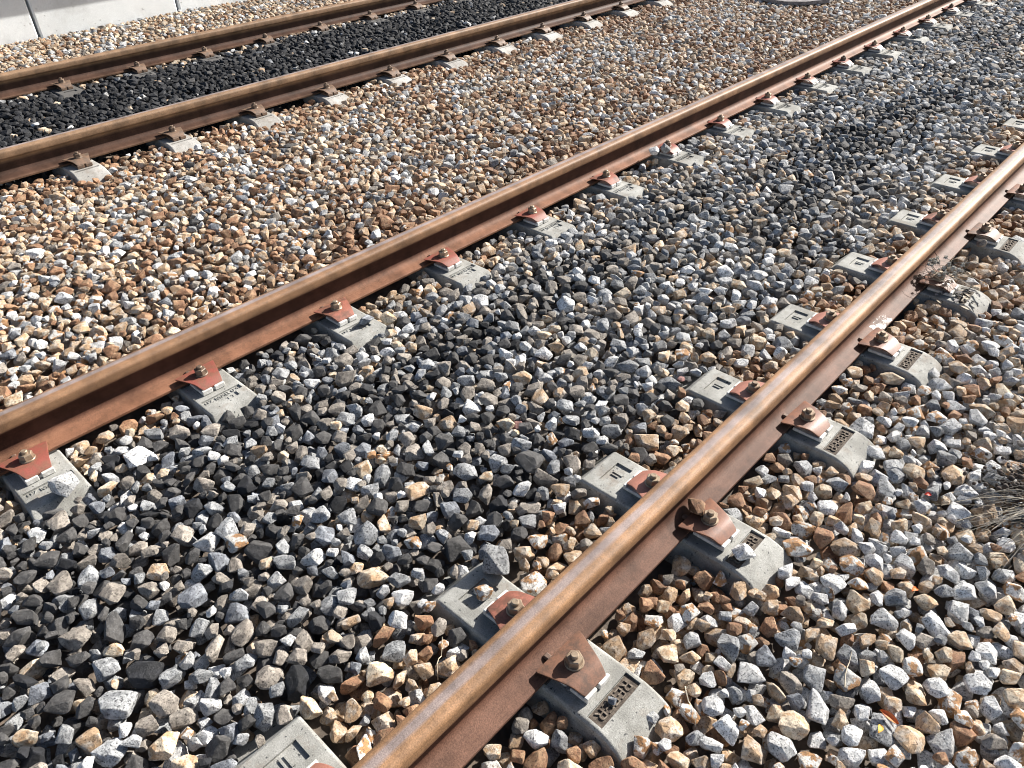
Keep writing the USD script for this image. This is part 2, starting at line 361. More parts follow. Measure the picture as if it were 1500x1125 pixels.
# ------------------------------------------------------------------ sleepers with their fastenings
def sleeper_body(xl, xr, blunt):
    """Concrete monoblock; flat raised rail seats, a lower middle, ends falling away."""
    mid = (xl + xr) / 2
    st = []
    if blunt:   # far track: broad rounded ends
        end = [(0.335, -0.20), (0.333, -0.13), (0.325, -0.095), (0.305, -0.062), (0.275, -0.034), (0.24, -0.014), (0.205, -0.004), (0.17, 0.0)]
    else:
        end = [(0.335, -0.20), (0.334, -0.10), (0.328, -0.072), (0.318, -0.050), (0.303, -0.031), (0.285, -0.017), (0.262, -0.007), (0.238, -0.001), (0.20, 0.0)]
    for d, z in end:
        st.append((xl - d, z))
    st += [(xl, 0), (xl + 0.292, 0), (xl + 0.300, -0.004), (xl + 0.345, -0.06), (xl + 0.40, -0.085), (mid, -0.09)]
    R_ = [(xr + d, z) for d, z in end] + [(xr, 0), (xr - 0.292, 0), (xr - 0.300, -0.004), (xr - 0.345, -0.06), (xr - 0.40, -0.085)]
    st += R_[::-1]
    rings = []
    c = 0.006
    for x, zt in st:
        zt = max(zt, -0.199)
        w = 0.086 + 0.16 * (-zt)
        wb = 0.086 + 0.16 * 0.26 + 0.0
        cc = min(c, (zt + 0.26) * 0.3)
        rings.append([(x, -wb, -0.26), (x, -w - 0.4 * cc, zt - cc), (x, -w + 0.35 * cc, zt - 0.22 * cc), (x, -w + 1.1 * cc, zt), (x, w - 1.1 * cc, zt), (x, w - 0.35 * cc, zt - 0.22 * cc), (x, w + 0.4 * cc, zt - cc), (x, wb, -0.26)])
    n = 8
    V = np.array(rings).reshape(-1, 3)
    Fs = []
    for j in range(len(rings) - 1):
        for q in range(n):
            a, b = j * n + q, j * n + (q + 1) % n
            Fs += [(a, b, b + n), (a, b + n, a + n)]
    for q in range(1, n - 1):
        Fs += [(0, q + 1, q)]
        L = (len(rings) - 1) * n
        Fs += [(L, L + q, L + q + 1)]
    t = trimesh.Trimesh(V, np.array(Fs), process=False)
    if t.volume < 0:
        t.invert()
    return t


def clip_plate(s):
    """Sprung plate, wide at the rail, bent down at its outer edge; s = +1 outer (+x) or -1."""
    xs = np.array([0.050, 0.056, 0.070, 0.088, 0.106, 0.122, 0.136, 0.146, 0.156, 0.164, 0.169])
    zs = np.array([0.0362, 0.0372, 0.0385, 0.0392, 0.0393, 0.0388, 0.0370, 0.0330, 0.0272, 0.0222, 0.0190])
    hw = np.interp(xs, [0.050, 0.056, 0.158, 0.165, 0.169], [0.0765, 0.0770, 0.0425, 0.0395, 0.0365])
    ys = np.array([-1, -0.94, -0.5, 0, 0.5, 0.94, 1.0])
    top, bot = [], []
    for x, z, h in zip(xs, zs, hw):
        for u in ys:
            e = 0.0006 if abs(u) == 1 else 0
            crown = 0.0010 * (1 - u * u)
            top.append((s * x, u * h, z + crown + 0.0025 - e)); bot.append((s * x, u * h, z + crown - 0.0025 + e))
    n, k = len(xs), len(ys)
    V = np.array(top + bot); off = n * k
    Fs = []
    for i in range(n - 1):
        for j in range(k - 1):
            a = i * k + j
            Fs.append((a, a + k, a + k + 1, a + 1)); Fs.append((off + a, off + a + 1, off + a + k + 1, off + a + k))
    for i in range(n - 1):
        a = i * k; Fs.append((a, off + a, off + a + k, a + k))
        a = i * k + k - 1; Fs.append((a, a + k, off + a + k, off + a))
    for j in range(k - 1):
        Fs.append((j, j + 1, off + j + 1, off + j)); a = (n - 1) * k + j; Fs.append((a, off + a, off + a + 1, a + 1))
    Fq = np.array(Fs)
    t = trimesh.Trimesh(V, np.vstack([Fq[:, [0, 1, 2]], Fq[:, [0, 2, 3]]]), process=False)
    t.fix_normals()
    return t


def prism(r, h, n, z0, cx, cy, rot=0.0, cham=0.0):
    a = np.arange(n) / n * 2 * np.pi + rot
    pts = []
    for rr, z in ((r, z0), (r, z0 + h - cham), (r - cham, z0 + h)):
        pts += [(cx + rr * math.cos(t), cy + rr * math.sin(t), z) for t in a]
    return trimesh.convex.convex_hull(np.array(pts))


rngf = np.random.default_rng(11)


def fastening(t, xr, s, y, plate_mat, nut_mat, pad_mat, turn, skew=0.0):
    """Clip plate > insulator, washer, nut, bolt; all on one side of one rail."""
    pm = clip_plate(s)
    pm.apply_transform(trimesh.transformations.rotation_matrix(skew, [0, 0, 1], [s * 0.1015, 0, 0])); pm.apply_translation([xr, y, 0])
    pl = part("clip_plate", pm, plate_mat, t, smooth=28)
    ins = trimesh.util.concatenate([bevelled(0.078, 0.168, -0.0435, 0.0435, 0.0012, 0.0125, 0.002), bevelled(0.1655, 0.1765, -0.0435, -0.005, 0.0015, 0.0205, 0.002), bevelled(0.1655, 0.1765, 0.005, 0.0435, 0.0015, 0.0205, 0.002)])
    if s < 0:
        ins.vertices[:, 0] *= -1; ins.invert()
    ins.apply_translation([xr, y, 0]); part("insulator", ins, pad_mat, pl)
    bx = xr + s * 0.1015
    part("washer", prism(0.0240, 0.0055, 28, 0.0416, bx, y, 0, 0.0015), nut_mat, pl, smooth=35)
    part("nut", prism(0.0212, 0.0200, 6, 0.0470, bx, y, turn, 0.0025), nut_mat, pl)
    part("bolt", prism(0.0100, 0.0170, 20, 0.060, bx, y, 0, 0.002), nut_mat, pl, smooth=35)
    fing = bevelled(0.030, 0.056, -0.032, -0.016, 0.0240, 0.0345, 0.003)
    if s < 0:
        fing.vertices[:, 0] *= -1; fing.invert()
    fing.apply_translation([xr, y, 0]); part("pad_finger", fing, "brown_rubber", pl)


def relief(text, h, cx, cy, z, angle, depth=0.0035, squeeze=1.0, bold=False):
    tm = meshkit.text_mesh(text, h, depth, bold=bold)
    b = tm.bounds
    tm.apply_translation([-(b[0][0] + b[1][0]) / 2, -(b[0][1] + b[1][1]) / 2, 0])
    tm.vertices[:, 0] *= squeeze
    tm.apply_transform(trimesh.transformations.rotation_matrix(angle, [0, 0, 1]))
    tm.apply_translation([cx, cy, z])
    return tm


PI = math.pi
DEP = 0.0065
body = to_man(sleeper_body(XA, XB, False))
cuts = [box(XB + 0.193, XB + 0.236, -0.075, 0.075, -DEP, 0.02), box(XB - 0.258, XB - 0.201, -0.048, 0.048, -DEP, 0.02),
        box(XA + 0.199, XA + 0.2262, -0.075, 0.075, -DEP, 0.02), box(XA + 0.226, XA + 0.258, -0.046, 0.046, -DEP + 0.001, 0.02), box(XA - 0.236, XA - 0.193, -0.075, 0.075, -DEP, 0.02)]
for c_ in cuts:
    body -= to_man(c_)
NEAR_BODY = from_man(body)


def near_sleeper(v):
    vr = np.random.default_rng(60 + v)
    near = thing("concrete_sleeper", "-", "sleeper", (0, 0, 0), group="concrete sleepers of the near track")
    bp = part("body", NEAR_BODY, "sleeper_concrete", near, smooth=30)
    part("number_recess", box(XB + 0.1945, XB + 0.2345, -0.0735, 0.0735, -DEP - 0.004, -DEP + 0.0012), "dirt", bp)
    part("lettering", relief("REFER", 0.026, XB + 0.2145, 0, -DEP + 0.0005, -PI / 2, 0.0042, 1.12), "crust", bp)
    part("lettering", trimesh.util.concatenate([box(XB - 0.247, XB - 0.212, 0.008, 0.0125, -DEP - 0.0005, -DEP + 0.0038), box(XB - 0.246, XB - 0.219, -0.0045, 0.0, -DEP - 0.0005, -DEP + 0.0038), box(XB - 0.2145, XB - 0.2115, 0.0131, 0.0165, -DEP - 0.0005, -DEP + 0.0034)]), "sleeper_concrete", bp)
    part("lettering", relief("07 MAR 03", 0.0175, XA + 0.2125, 0, -DEP - 0.0005, PI / 2, 0.0032, 1.05), "sleeper_concrete", bp)
    part("lettering", relief("11", 0.021, XA + 0.2425, 0.018, -DEP - 0.0005, PI / 2, 0.0036), "sleeper_concrete", bp)
    for xr in (XA, XB):
        part("rail_pad", box(xr - 0.074, xr + 0.074, -0.080, 0.080, 0.0008, 0.0068), "dark_rubber", near)
    fastening(near, XB, 1, -0.010, ("brown_steel", "dark_brown_steel", "brown_steel")[v], "nut_steel", "white_plastic", 0.35 + 0.3 * v, vr.normal(0, 0.05))
    fastening(near, XB, -1, 0.006, ("rose_painted_steel", "faded_red_steel", "rose_painted_steel")[v], "nut_steel", "white_plastic", 0.1 + 0.4 * v, vr.normal(0, 0.05))
    fastening(near, XA, 1, -0.006, ("red_painted_steel", "red_painted_steel", "faded_red_steel")[v], ("nut_steel", "dark_nut_steel", "nut_steel")[v], "white_plastic", 0.6 + 0.25 * v, vr.normal(0, 0.05))
    fastening(near, XA, -1, 0.006, "red_painted_steel", "nut_steel", "white_plastic", 0.2, 0.0)
    return near


NEARS = [near_sleeper(v) for v in range(3)]

far = thing("concrete_sleeper", "-", "sleeper", (0, 0, 0), group="concrete sleepers of the far track")
body = to_man(sleeper_body(XD, XC, True))
for c_ in (box(XC + 0.188, XC + 0.202, -0.070, 0.070, -0.010, 0.02), box(XD + 0.205, XD + 0.255, -0.046, 0.046, -DEP, 0.02)):
    body -= to_man(c_)
part("body", from_man(body), "far_sleeper_concrete", far, smooth=30)
for xr in (XC, XD):
    part("rail_pad", box(xr - 0.074, xr + 0.074, -0.080, 0.080, 0.0008, 0.0068), "dark_rubber", far)
for xr, s in ((XC, 1), (XC, -1), (XD, 1), (XD, -1)):
    fastening(far, xr, s, 0.004 * s, "dull_brown_steel", "dark_nut_steel", "dull_brown_steel", 0.3 * s)

ORD = ["first", "second", "third", "fourth", "fifth", "sixth", "seventh", "eighth", "ninth", "tenth", "eleventh", "twelfth", "thirteenth", "fourteenth", "fifteenth", "sixteenth", "seventeenth", "eighteenth"]
NEAR_LABELS = {
    0: "concrete sleeper cut by the bottom edge, white stone on its date marks",
    1: "concrete sleeper with the lowest REFER recess and a stone beside its rose clip",
    2: "concrete sleeper with a pointed white stone lying on its REFER recess",
    3: "concrete sleeper with bare REFER recess, next beyond the pointed white stone",
    4: "concrete sleeper beside chalky white flakes on the foot of the nearest rail",
    5: "concrete sleeper with its outer end buried in dry weed and dead leaves",
    6: "concrete sleeper with a pointed grey stone against its outer clip near the right edge",
}
NEAR_LABELS = {k: v for k, v in NEAR_LABELS.items()}
n_extra = {7: "pale concrete sleeper with two loose stones piled on its red clip", 14: "concrete sleeper with a bright white stone standing on it"}
rot = np.random.default_rng(5)
near_j = [float(rot.normal(0, 0.006)) for _ in near_y]
near_r = [float(rot.normal(0, 0.004)) for _ in near_y]
for k, y in enumerate(near_y):
    lab = NEAR_LABELS.get(k) or n_extra.get(k) or f"pale concrete sleeper of the near track, {ORD[k]} from the bottom edge"
    if k < 3:
        NEARS[k].GetAttribute("xformOp:translate").Set(Gf.Vec3d(0, y, 0)); NEARS[k].SetCustomDataByKey("label", lab)
    else:
        copy_of(NEARS[(k * 2 + k // 4) % 3], (0, y, 0), lab, near_r[k])
for k, y in enumerate(far_y):
    lab = f"round ended concrete sleeper with brown clips, far track, {ORD[k]} from the left edge"
    if k == 0:
        far.GetAttribute("xformOp:translate").Set(Gf.Vec3d(0, y, ZF)); far.SetCustomDataByKey("label", lab)
    else:
        copy_of(far, (0, y, ZF), lab)

# ------------------------------------------------------------------ ballast stones: shapes
rng = np.random.default_rng(20)
ICO2, ICO3, ICO4 = (trimesh.creation.icosphere(k) for k in (2, 3, 4))


def fib(n, r):
    k = np.arange(n) + 0.5
    ph = np.arccos(1 - 2 * k / n); th = np.pi * (1 + 5 ** 0.5) * k
    d = np.stack([np.cos(th) * np.sin(ph), np.sin(th) * np.sin(ph), np.cos(ph)], 1)
    return d + r.normal(0, 0.33, d.shape)


def stone_shape(seed):
    """One crushed stone: a cut polytope with worn edges. Returns its surface along unit directions, and directions that follow its edges."""
    r = np.random.default_rng(seed)
    N = fib(int(r.integers(9, 15)), r); N /= np.linalg.norm(N, axis=1, keepdims=True)
    D = r.uniform(0.72, 1.0, len(N))
    N = np.vstack([N, [[1, 0, 0], [-1, 0, 0], [0, 1, 0], [0, -1, 0], [0, 0, 1], [0, 0, -1]]]); D = np.concatenate([D, np.full(6, 1.12)])
    pw = r.uniform(14, 30)
    ax = np.array([1.0, r.uniform(0.66, 0.97), r.uniform(0.52, 0.84)])
    rough = r.uniform(0.045, 0.085)

    def f(d):
        q = np.maximum(d @ N.T, 0) / D
        rad = (q ** pw).sum(1) ** (-1 / pw)
        rad = rad * (1 + rough * 1.6 * (meshkit.fbm(d * 2.4 + seed * 7.1, 3, seed) - 0.5) + 0.5 * rough * (meshkit.noise(d * 7 + seed, seed) - 0.5) * 2)
        return d * rad[:, None] * ax
    hs = HalfspaceIntersection(np.column_stack([N, -D]), np.zeros(3))
    V = np.unique(np.round(hs.intersections, 5), axis=0)
    on = np.abs(V @ N.T - D) < 1e-3
    dirs = [V * 1.0]
    cen = np.array([V[on[:, k]].mean(0) if on[:, k].any() else np.zeros(3) for k in range(len(N))])
    for a in range(len(V)):
        for b in range(a + 1, len(V)):
            sh = np.flatnonzero(on[a] & on[b])
            if len(sh) >= 2:
                t = np.linspace(0.0, 1.0, 6)[:, None]
                e = V[a] * (1 - t) + V[b] * t
                dirs.append(e[1:-1])
                for k in sh[:2]:
                    dirs.append(e + (cen[k] - e) * 0.13)
    for k in range(len(N)):
        if on[:, k].any():
            dirs.append(cen[k][None])
    dirs.append(ICO2.vertices[::2] * 1.0)
    dd = np.vstack(dirs); dd /= np.linalg.norm(dd, axis=1, keepdims=True)
    dd = dd[np.unique(np.round(dd / 0.035).astype(int), axis=0, return_index=True)[1]]
    hull = ConvexHull(dd)
    tri = hull.simplices.copy()
    flip = (np.cross(dd[tri[:, 1]] - dd[tri[:, 0]], dd[tri[:, 2]] - dd[tri[:, 0]]) * dd[tri[:, 0]]).sum(1) < 0
    tri[flip] = tri[flip][:, ::-1]
    P = f(ICO4.vertices)
    ext = P.max(0) - P.min(0)
    c = (P.max(0) + P.min(0)) / 2
    g = lambda d: (f(d) - c) / ext.max()
    return g, g(dd), tri


NSHAPE = 22
SHAPES = [stone_shape(100 + k) for k in range(NSHAPE)]
P2 = [f(ICO2.vertices) for f, _, _ in SHAPES]; P3 = [v for _, v, _ in SHAPES]; F3 = [t for _, _, t in SHAPES]; P4 = [f(ICO4.vertices) for f, _, _ in SHAPES]
CELL = 0.005
SIZES = [0.030, 0.042, 0.052, 0.060, 0.068, 0.076, 0.085, 0.098]
SIZE_P = np.array([0.0, 0.05, 0.19, 0.28, 0.25, 0.14, 0.07, 0.02])


def rot_matrix(r):
    yaw0, tilt, yaw = r.uniform(0, 2 * np.pi), abs(r.normal(0, math.radians(26))), r.uniform(0, 2 * np.pi)
    if r.random() < 0.12:
        tilt = r.uniform(0.6, 1.5)
    R1 = trimesh.transformations.rotation_matrix(yaw0, [0, 0, 1])[:3, :3]
    R2 = trimesh.transformations.rotation_matrix(tilt, [1, 0, 0])[:3, :3]
    R3 = trimesh.transformations.rotation_matrix(yaw, [0, 0, 1])[:3, :3]
    fl = np.diag([1, -1, -1]) if r.random() < 0.5 else np.eye(3)
    return R3 @ R2 @ R1 @ fl


RAST = {s: [] for s in range(len(SIZES))}   # (shape, R, bottom, top, mask, half-extents)
for si, size in enumerate(SIZES):
    for sh in range(NSHAPE):
        for o in range(5):
            R = rot_matrix(rng)
            P = (P4[sh] @ R.T) * size
            h = int(math.ceil(np.abs(P[:, :2]).max() / CELL)) + 1
            n = 2 * h + 1
            ix = np.rint(P[:, 0] / CELL).astype(int) + h; iy = np.rint(P[:, 1] / CELL).astype(int) + h
            B = np.full((n, n), np.inf); T = np.full((n, n), -np.inf)
            np.minimum.at(B, (ix, iy), P[:, 2]); np.maximum.at(T, (ix, iy), P[:, 2])
            M = np.isfinite(B)
            RAST[si].append((sh, R, np.where(M, B, 50.0).astype(np.float32), np.where(M, T, -50.0).astype(np.float32), h, float(P[:, 2].max()), float(P[:, 2].min())))

# ------------------------------------------------------------------ ballast: stones dropped one by one on a height map
X0, X1, Y0, Y1 = -7.62, 2.3, -3.35, 8.6
NX, NY = int((X1 - X0) / CELL), int((Y1 - Y0) / CELL)
cx = X0 + (np.arange(NX) + 0.5) * CELL; cy = Y0 + (np.arange(NY) + 0.5) * CELL
coarse = 10
CX, CY = np.meshgrid(cx[::coarse], cy[::coarse], indexing="ij")
lev = ndimage.zoom(ballast_level(CX, CY), coarse, order=1, grid_mode=True, mode="nearest")[:NX, :NY]
lev = np.pad(lev, ((0, NX - lev.shape[0]), (0, NY - lev.shape[1])), mode="edge").astype(np.float32)
px, py, pz = project(np.stack([CX, CY, np.zeros_like(CX)], -1))
inside = (pz > 0.3) & (px > -0.13 * W_PX) & (px < 1.13 * W_PX) & (py > -0.10 * H_PX) & (py < 1.20 * H_PX)
inside = np.kron(inside, np.ones((coarse, coarse), bool))[:NX, :NY]
inside = np.pad(inside, ((0, NX - inside.shape[0]), (0, NY - inside.shape[1])))
hf = (lev - 0.066).astype(np.float32)
WALLH = 10.0
blocked = np.zeros((NX, NY), bool)


def cells(x0, x1, y0, y1):
    return slice(max(0, int(round((x0 - X0) / CELL))), max(0, min(NX, int(round((x1 - X0) / CELL))))), slice(max(0, int(round((y0 - Y0) / CELL))), max(0, min(NY, int(round((y1 - Y0) / CELL)))))


def sleepers_into(ys, xl, xr, z, blunt, jit=None):
    prof_x = [xl - 0.335, xl - 0.31, xl - 0.27, xl - 0.20, xl + 0.292, xl + 0.345, xl + 0.40, xr - 0.40, xr - 0.345, xr - 0.292, xr + 0.20, xr + 0.27, xr + 0.31, xr + 0.335]
    prof_z = [-0.12, -0.045, -0.012, 0, 0, -0.06, -0.088, -0.088, -0.06, 0, 0, -0.012, -0.045, -0.12]
    if blunt:
        prof_z[1], prof_z[2], prof_z[11], prof_z[12] = -0.07, -0.03, -0.03, -0.07
    for y in ys:
        sx, sy = cells(xl - 0.335, xr + 0.335, y - 0.09, y + 0.09)
        zt = np.interp(cx[sx], prof_x, prof_z)[:, None] + z
        hf[sx, sy] = np.maximum(hf[sx, sy], zt)
        blocked[sx, sy] |= (zt > lev[sx, sy] - 0.03)
        for xq in (xl, xr):                                   # fastenings
            for s in (-1, 1):
                a, b = sorted((xq + s * 0.04, xq + s * 0.178))
                s1, s2 = cells(a, b, y - 0.082, y + 0.082)
                hf[s1, s2] = WALLH; blocked[s1, s2] = True


sleepers_into(near_y, XA, XB, 0.0, False)
sleepers_into(far_y, XD, XC, ZF, True)
for xq in (XA, XB, XC, XD):
    s1, _ = cells(xq - 0.056, xq + 0.056, 0, 1)
    hf[s1, :] = WALLH; blocked[s1, :] = True
s1, _ = cells(X0 - 1, WALL_X + 0.004, 0, 1)
hf[s1, :] = WALLH; blocked[s1, :] = True

# stones that lie on other things, placed by hand: (shape, size, pixel x, y, height of the spot, yaw, tilt, material, label)
SPECIAL = [
    (3, 0.052, 708, 868, -0.004, 0.7, 0.5, "half_rusted_granite", "white stone with rusty underside lying in the square recess beside the rose clip"),
    (7, 0.092, 728, 822, 0.000, 2.2, 0.2, "grey_granite", "large grey and white stone on the far corner of the sleeper beside the rose clip"),
    (11, 0.022, 896, 1026, -0.005, 0.3, 0.3, "blue_grey_rock", "small blue grey pebble lying on the REFER lettering nearest the camera"),
    (2, 0.019, 833, 1006, 0.000, 1.3, 0.2, "blue_grey_rock", "tiny blue pebble in the shadow of the lowest brown clip"),
    (5, 0.060, 1089, 808, -0.003, 1.0, 0.75, "white_granite", "pointed white stone lying across the second REFER recess from below"),
    (9, 0.082, 94, 708, -0.001, 0.5, 0.35, "white_granite", "white stone lying on the date marks of the sleeper at the far left"),
    (13, 0.070, 1022, 742, 0.028, 2.6, 0.5, "rust_rock", "brown stone wedged on the rail foot behind the clip with the pointed white stone"),
    (4, 0.050, 1439, 356, 0.012, 0.9, 1.1, "warm_grey_rock", "pointed grey stone leaning against a clip near the right edge"),
    (8, 0.060, 536, 468, 0.000, 1.9, 0.6, "blue_grey_rock", "blue grey stone on a wet sleeper below the middle rail"),
    (1, 0.066, 958, 221, 0.044, 0.2, 0.2, "white_granite", "pale stone on top of a clip at the middle rail"),
    (12, 0.062, 975, 216, 0.050, 1.5, 0.5, "grey_granite", "grey stone piled beside a pale stone on a clip at the middle rail"),
    (6, 0.085, 1345, 48, 0.000, 1.2, 1.3, "white_granite", "bright white stone standing on a sleeper near the top right corner"),
    (10, 0.045, 1115, 560, 0.0, 0.0, 0.2, "tan_granite", "-"),
]
SPECIAL = SPECIAL[:-1]
special_at = []
for sh, size, x, y, z0, yaw, tilt, mat, lab in SPECIAL:
    R = trimesh.transformations.rotation_matrix(yaw, [0, 0, 1])[:3, :3] @ trimesh.transformations.rotation_matrix(tilt, [1, 0, 0])[:3, :3]
    P = (P4[sh] @ R.T) * size
    c = at_pixel(x, y, z0 - P[:, 2].min())
    special_at.append((R, c, z0 - P[:, 2].min() - 0.0015))
    a, b = cells(c[0] - size * 0.45, c[0] + size * 0.45, c[1] - size * 0.45, c[1] + size * 0.45)
    hf[a, b] = WALLH; blocked[a, b] = True

placed = []
idg = np.full((NX, NY), -1, np.int32)


def try_drop(i, j, sizes_p, K, slack):
    best = None
    for _ in range(K):
        si = int(np.searchsorted(sizes_p, rng.random()))
        sh, R, B, T, h, zt, zb = RAST[si][rng.integers(len(RAST[si]))]
        a, b = i + int(rng.integers(-4, 5)), j + int(rng.integers(-4, 5))
        if a - h < 0 or b - h < 0 or a + h + 1 > NX or b + h + 1 > NY:
            continue
        reg = hf[a - h:a + h + 1, b - h:b + h + 1]
        z = float((reg - B).max()) - 0.0045
        if z > 5:
            continue
        over = z + zt - lev[a, b]
        if over > slack + 0.18 * SIZES[si]:
            continue
        score = over - 0.55 * SIZES[si]
        if best is None or score < best[0]:
            best = (score, a, b, z, si, sh, R, T, h)
    if best is None:
        return False
    _, a, b, z, si, sh, R, T, h = best
    reg = hf[a - h:a + h + 1, b - h:b + h + 1]
    new = T + z
    up = new > reg
    reg[up] = new[up]
    idg[a - h:a + h + 1, b - h:b + h + 1][up] = len(placed)
    placed.append((sh, SIZES[si], R, (cx[a], cy[b], z)))
    return True


cum = np.cumsum(SIZE_P / SIZE_P.sum()); cum[-1] = 1.0
small = np.array([0.15, 0.35, 0.35, 0.15, 0, 0, 0, 0]); csmall = np.cumsum(small / small.sum()); csmall[-1] = 1.0
free = inside & ~blocked
for rnd in range(9):                                   # a bottom layer of small stones
    need = np.flatnonzero((free & (hf < lev - 0.060)).ravel())
    for c in rng.choice(need, min(len(need), 9000), replace=False):
        i, j = divmod(int(c), NY)
        if hf[i, j] < lev[i, j] - 0.055:
            try_drop(i, j, csmall, 2, -0.014)
for rnd in range(14):
    last = rnd >= 10
    need = np.flatnonzero((free & (hf < lev - (0.016 if not last else 0.022))).ravel())
    if len(need) < 2000:
        break
    pick = rng.choice(need, min(len(need), 9000 if not last else 12000), replace=False)
    for c in pick:
        i, j = divmod(int(c), NY)
        if hf[i, j] < lev[i, j] - 0.010:
            try_drop(i, j, csmall if last else cum, 2 if last else 4, 0.012)

for rnd in range(10):                                  # deep holes left beside rails and sleepers
    need = np.flatnonzero((free & (hf < lev - 0.032)).ravel())
    if len(need) < 400:
        break
    for c in rng.choice(need, min(len(need), 9000), replace=False):
        i, j = divmod(int(c), NY)
        if hf[i, j] < lev[i, j] - 0.03:
            try_drop(i, j, csmall, 4, 0.012)

# ------------------------------------------------------------------ ballast: which stones are seen, their colours
seen = np.bincount(idg[idg >= 0], minlength=len(placed))
POS = np.array([p[3] for p in placed]); SIZ = np.array([p[1] for p in placed])
keep = seen > 0
px, py, pz = project(POS)
crng = np.random.default_rng(77)
nz = lambda k, f: meshkit.fbm(np.stack([POS[:, 0] * f, POS[:, 1] * f, np.full(len(POS), k * 3.3)], -1), 3, k)
n_dark, n_warm, n_tiny = nz(1, 1.5), nz(2, 1.3), nz(3, 4.0)
X, Y = POS[:, 0], POS[:, 1]
KINDS = ["white_granite", "grey_granite", "warm_grey_rock", "blue_grey_rock", "dark_rock", "black_rock", "tan_granite", "pale_tan_granite", "rust_rock", "half_rusted_granite", "red_rock"]


def mixture(**kw):
    return np.array([kw.get(k, 0.0) for k in ("W", "G", "H", "B", "D", "K", "T", "L", "R", "Z", "P")])


near_mid = mixture(W=0.25, G=0.25, H=0.21, B=0.05, D=0.05, K=0.01, T=0.06, L=0.09, Z=0.03)
near_dark = mixture(W=0.03, G=0.15, H=0.22, B=0.10, D=0.36, K=0.08, T=0.02, L=0.02, Z=0.01, P=0.002)
near_tan = mixture(W=0.06, G=0.12, H=0.16, T=0.30, L=0.14, R=0.10, Z=0.12)
near_rust = mixture(W=0.04, G=0.03, H=0.05, T=0.40, L=0.10, R=0.28, Z=0.10)
mid_tan = mixture(W=0.21, G=0.06, H=0.06, B=0.012, T=0.28, L=0.16, R=0.17, Z=0.11, D=0.004)
mid_rust = mixture(W=0.05, G=0.02, H=0.03, T=0.30, L=0.06, R=0.48, Z=0.06)
right_tan = mixture(W=0.14, G=0.08, H=0.04, T=0.30, L=0.12, R=0.20, Z=0.12)
right_pale = mixture(W=0.44, G=0.09, H=0.04, B=0.02, T=0.14, L=0.21, R=0.04, Z=0.12)
far_black = mixture(K=0.88, D=0.08, B=0.01, W=0.012, L=0.010, T=0.008)
far_edge = mixture(K=0.30, D=0.10, W=0.12, G=0.12, L=0.16, T=0.20)
wall_mix = mixture(W=0.17, G=0.06, H=0.08, T=0.32, L=0.19, R=0.12, Z=0.06)

mixes = np.zeros((len(POS), len(KINDS)))
BED = np.zeros(len(POS), int)


def blend(base, other, w):
    return base * (1 - w[:, None]) + other * w[:, None]


b = (X > XA) & (X < XB); BED[b] = 0                 # between the near rails
x, y = X[b], Y[b]
band = np.exp(-((x + 0.93 - 0.10 * np.sin(y * 0.9)) / 0.27) ** 2)
streak = meshkit.fbm(np.stack([x * 4.5, y * 0.8, np.full(len(x), 9.1)], -1), 3, 9)
corner = smoothstep(-0.5, -1.9, y) * smoothstep(-0.15, -0.55, x) * 0.95
w = np.clip(1.05 * band * smoothstep(0.40, 0.52, streak) * smoothstep(8.5, 3.0, y) + corner * smoothstep(0.28, 0.50, n_tiny[b]) + 0.6 * smoothstep(0.57, 0.68, streak) * smoothstep(5, 2.0, y), 0, 1)
mx = blend(np.tile(near_mid, (b.sum(), 1)), near_dark, w)
mx = blend(mx, near_tan, 0.85 * smoothstep(-1.38, -1.62, x) * smoothstep(0.3, 0.5, n_warm[b]))
mx = blend(mx, near_rust, 0.95 * smoothstep(-0.40, -0.16, x - 0.12 * (n_warm[b] - 0.5)))
mixes[b] = mx
b = X > XB; BED[b] = 1                              # right of the near track
mx = blend(np.tile(right_tan, (b.sum(), 1)), right_pale, smoothstep(0.26, 0.52, X[b] + 0.35 * (n_warm[b] - 0.5)))
mx = blend(mx, near_rust, 0.7 * smoothstep(0.24, 0.10, X[b]))
mixes[b] = mx
b = (X > XC) & (X < XA); BED[b] = 2                 # between the two tracks
mx = np.tile(mid_tan, (b.sum(), 1))
mx = blend(mx, mid_rust, np.clip(0.85 * smoothstep(-2.45, -1.90, X[b] + 0.4 * (n_warm[b] - 0.5)) + 0.95 * smoothstep(-3.55, -4.0, X[b]) + 0.55 * smoothstep(0.52, 0.68, n_dark[b]), 0, 0.9))
mixes[b] = mx
b = (X > XD) & (X < XC); BED[b] = 3                 # between the far rails
mixes[b] = blend(np.tile(far_black, (b.sum(), 1)), far_edge, 0.9 * smoothstep(-5.74, -5.90, X[b] + 0.1 * (n_tiny[b] - 0.5)))
b = X < XD; BED[b] = 4                              # along the wall
mixes[b] = wall_mix
cm = np.cumsum(mixes / mixes.sum(1, keepdims=True), 1)
KIND = np.minimum((cm < crng.random(len(POS))[:, None]).sum(1), len(KINDS) - 1)

BEDS = [("grey, black and white ballast stones between the two rails of the near track", "ballast"), ("white and tan ballast stones right of the nearest rail", "ballast"),
        ("tan and rust brown ballast stones between the two tracks", "ballast"), ("black ballast stones between the rails of the far track", "ballast"), ("tan ballast stones along the foot of the concrete wall", "ballast")]
depth = np.maximum(pz, 0.3)
shown = seen * CELL ** 2 / depth ** 2 * F_PX ** 2 * 0.65
in_frame = (px > -10) & (px < W_PX + 10) & (py > -10) & (py < H_PX + 10) & (pz > 0)
rowsum = (seen * CELL ** 2) / (0.55 * SIZ ** 2)
unique = np.random.default_rng(5)
FACES2 = ICO2.faces


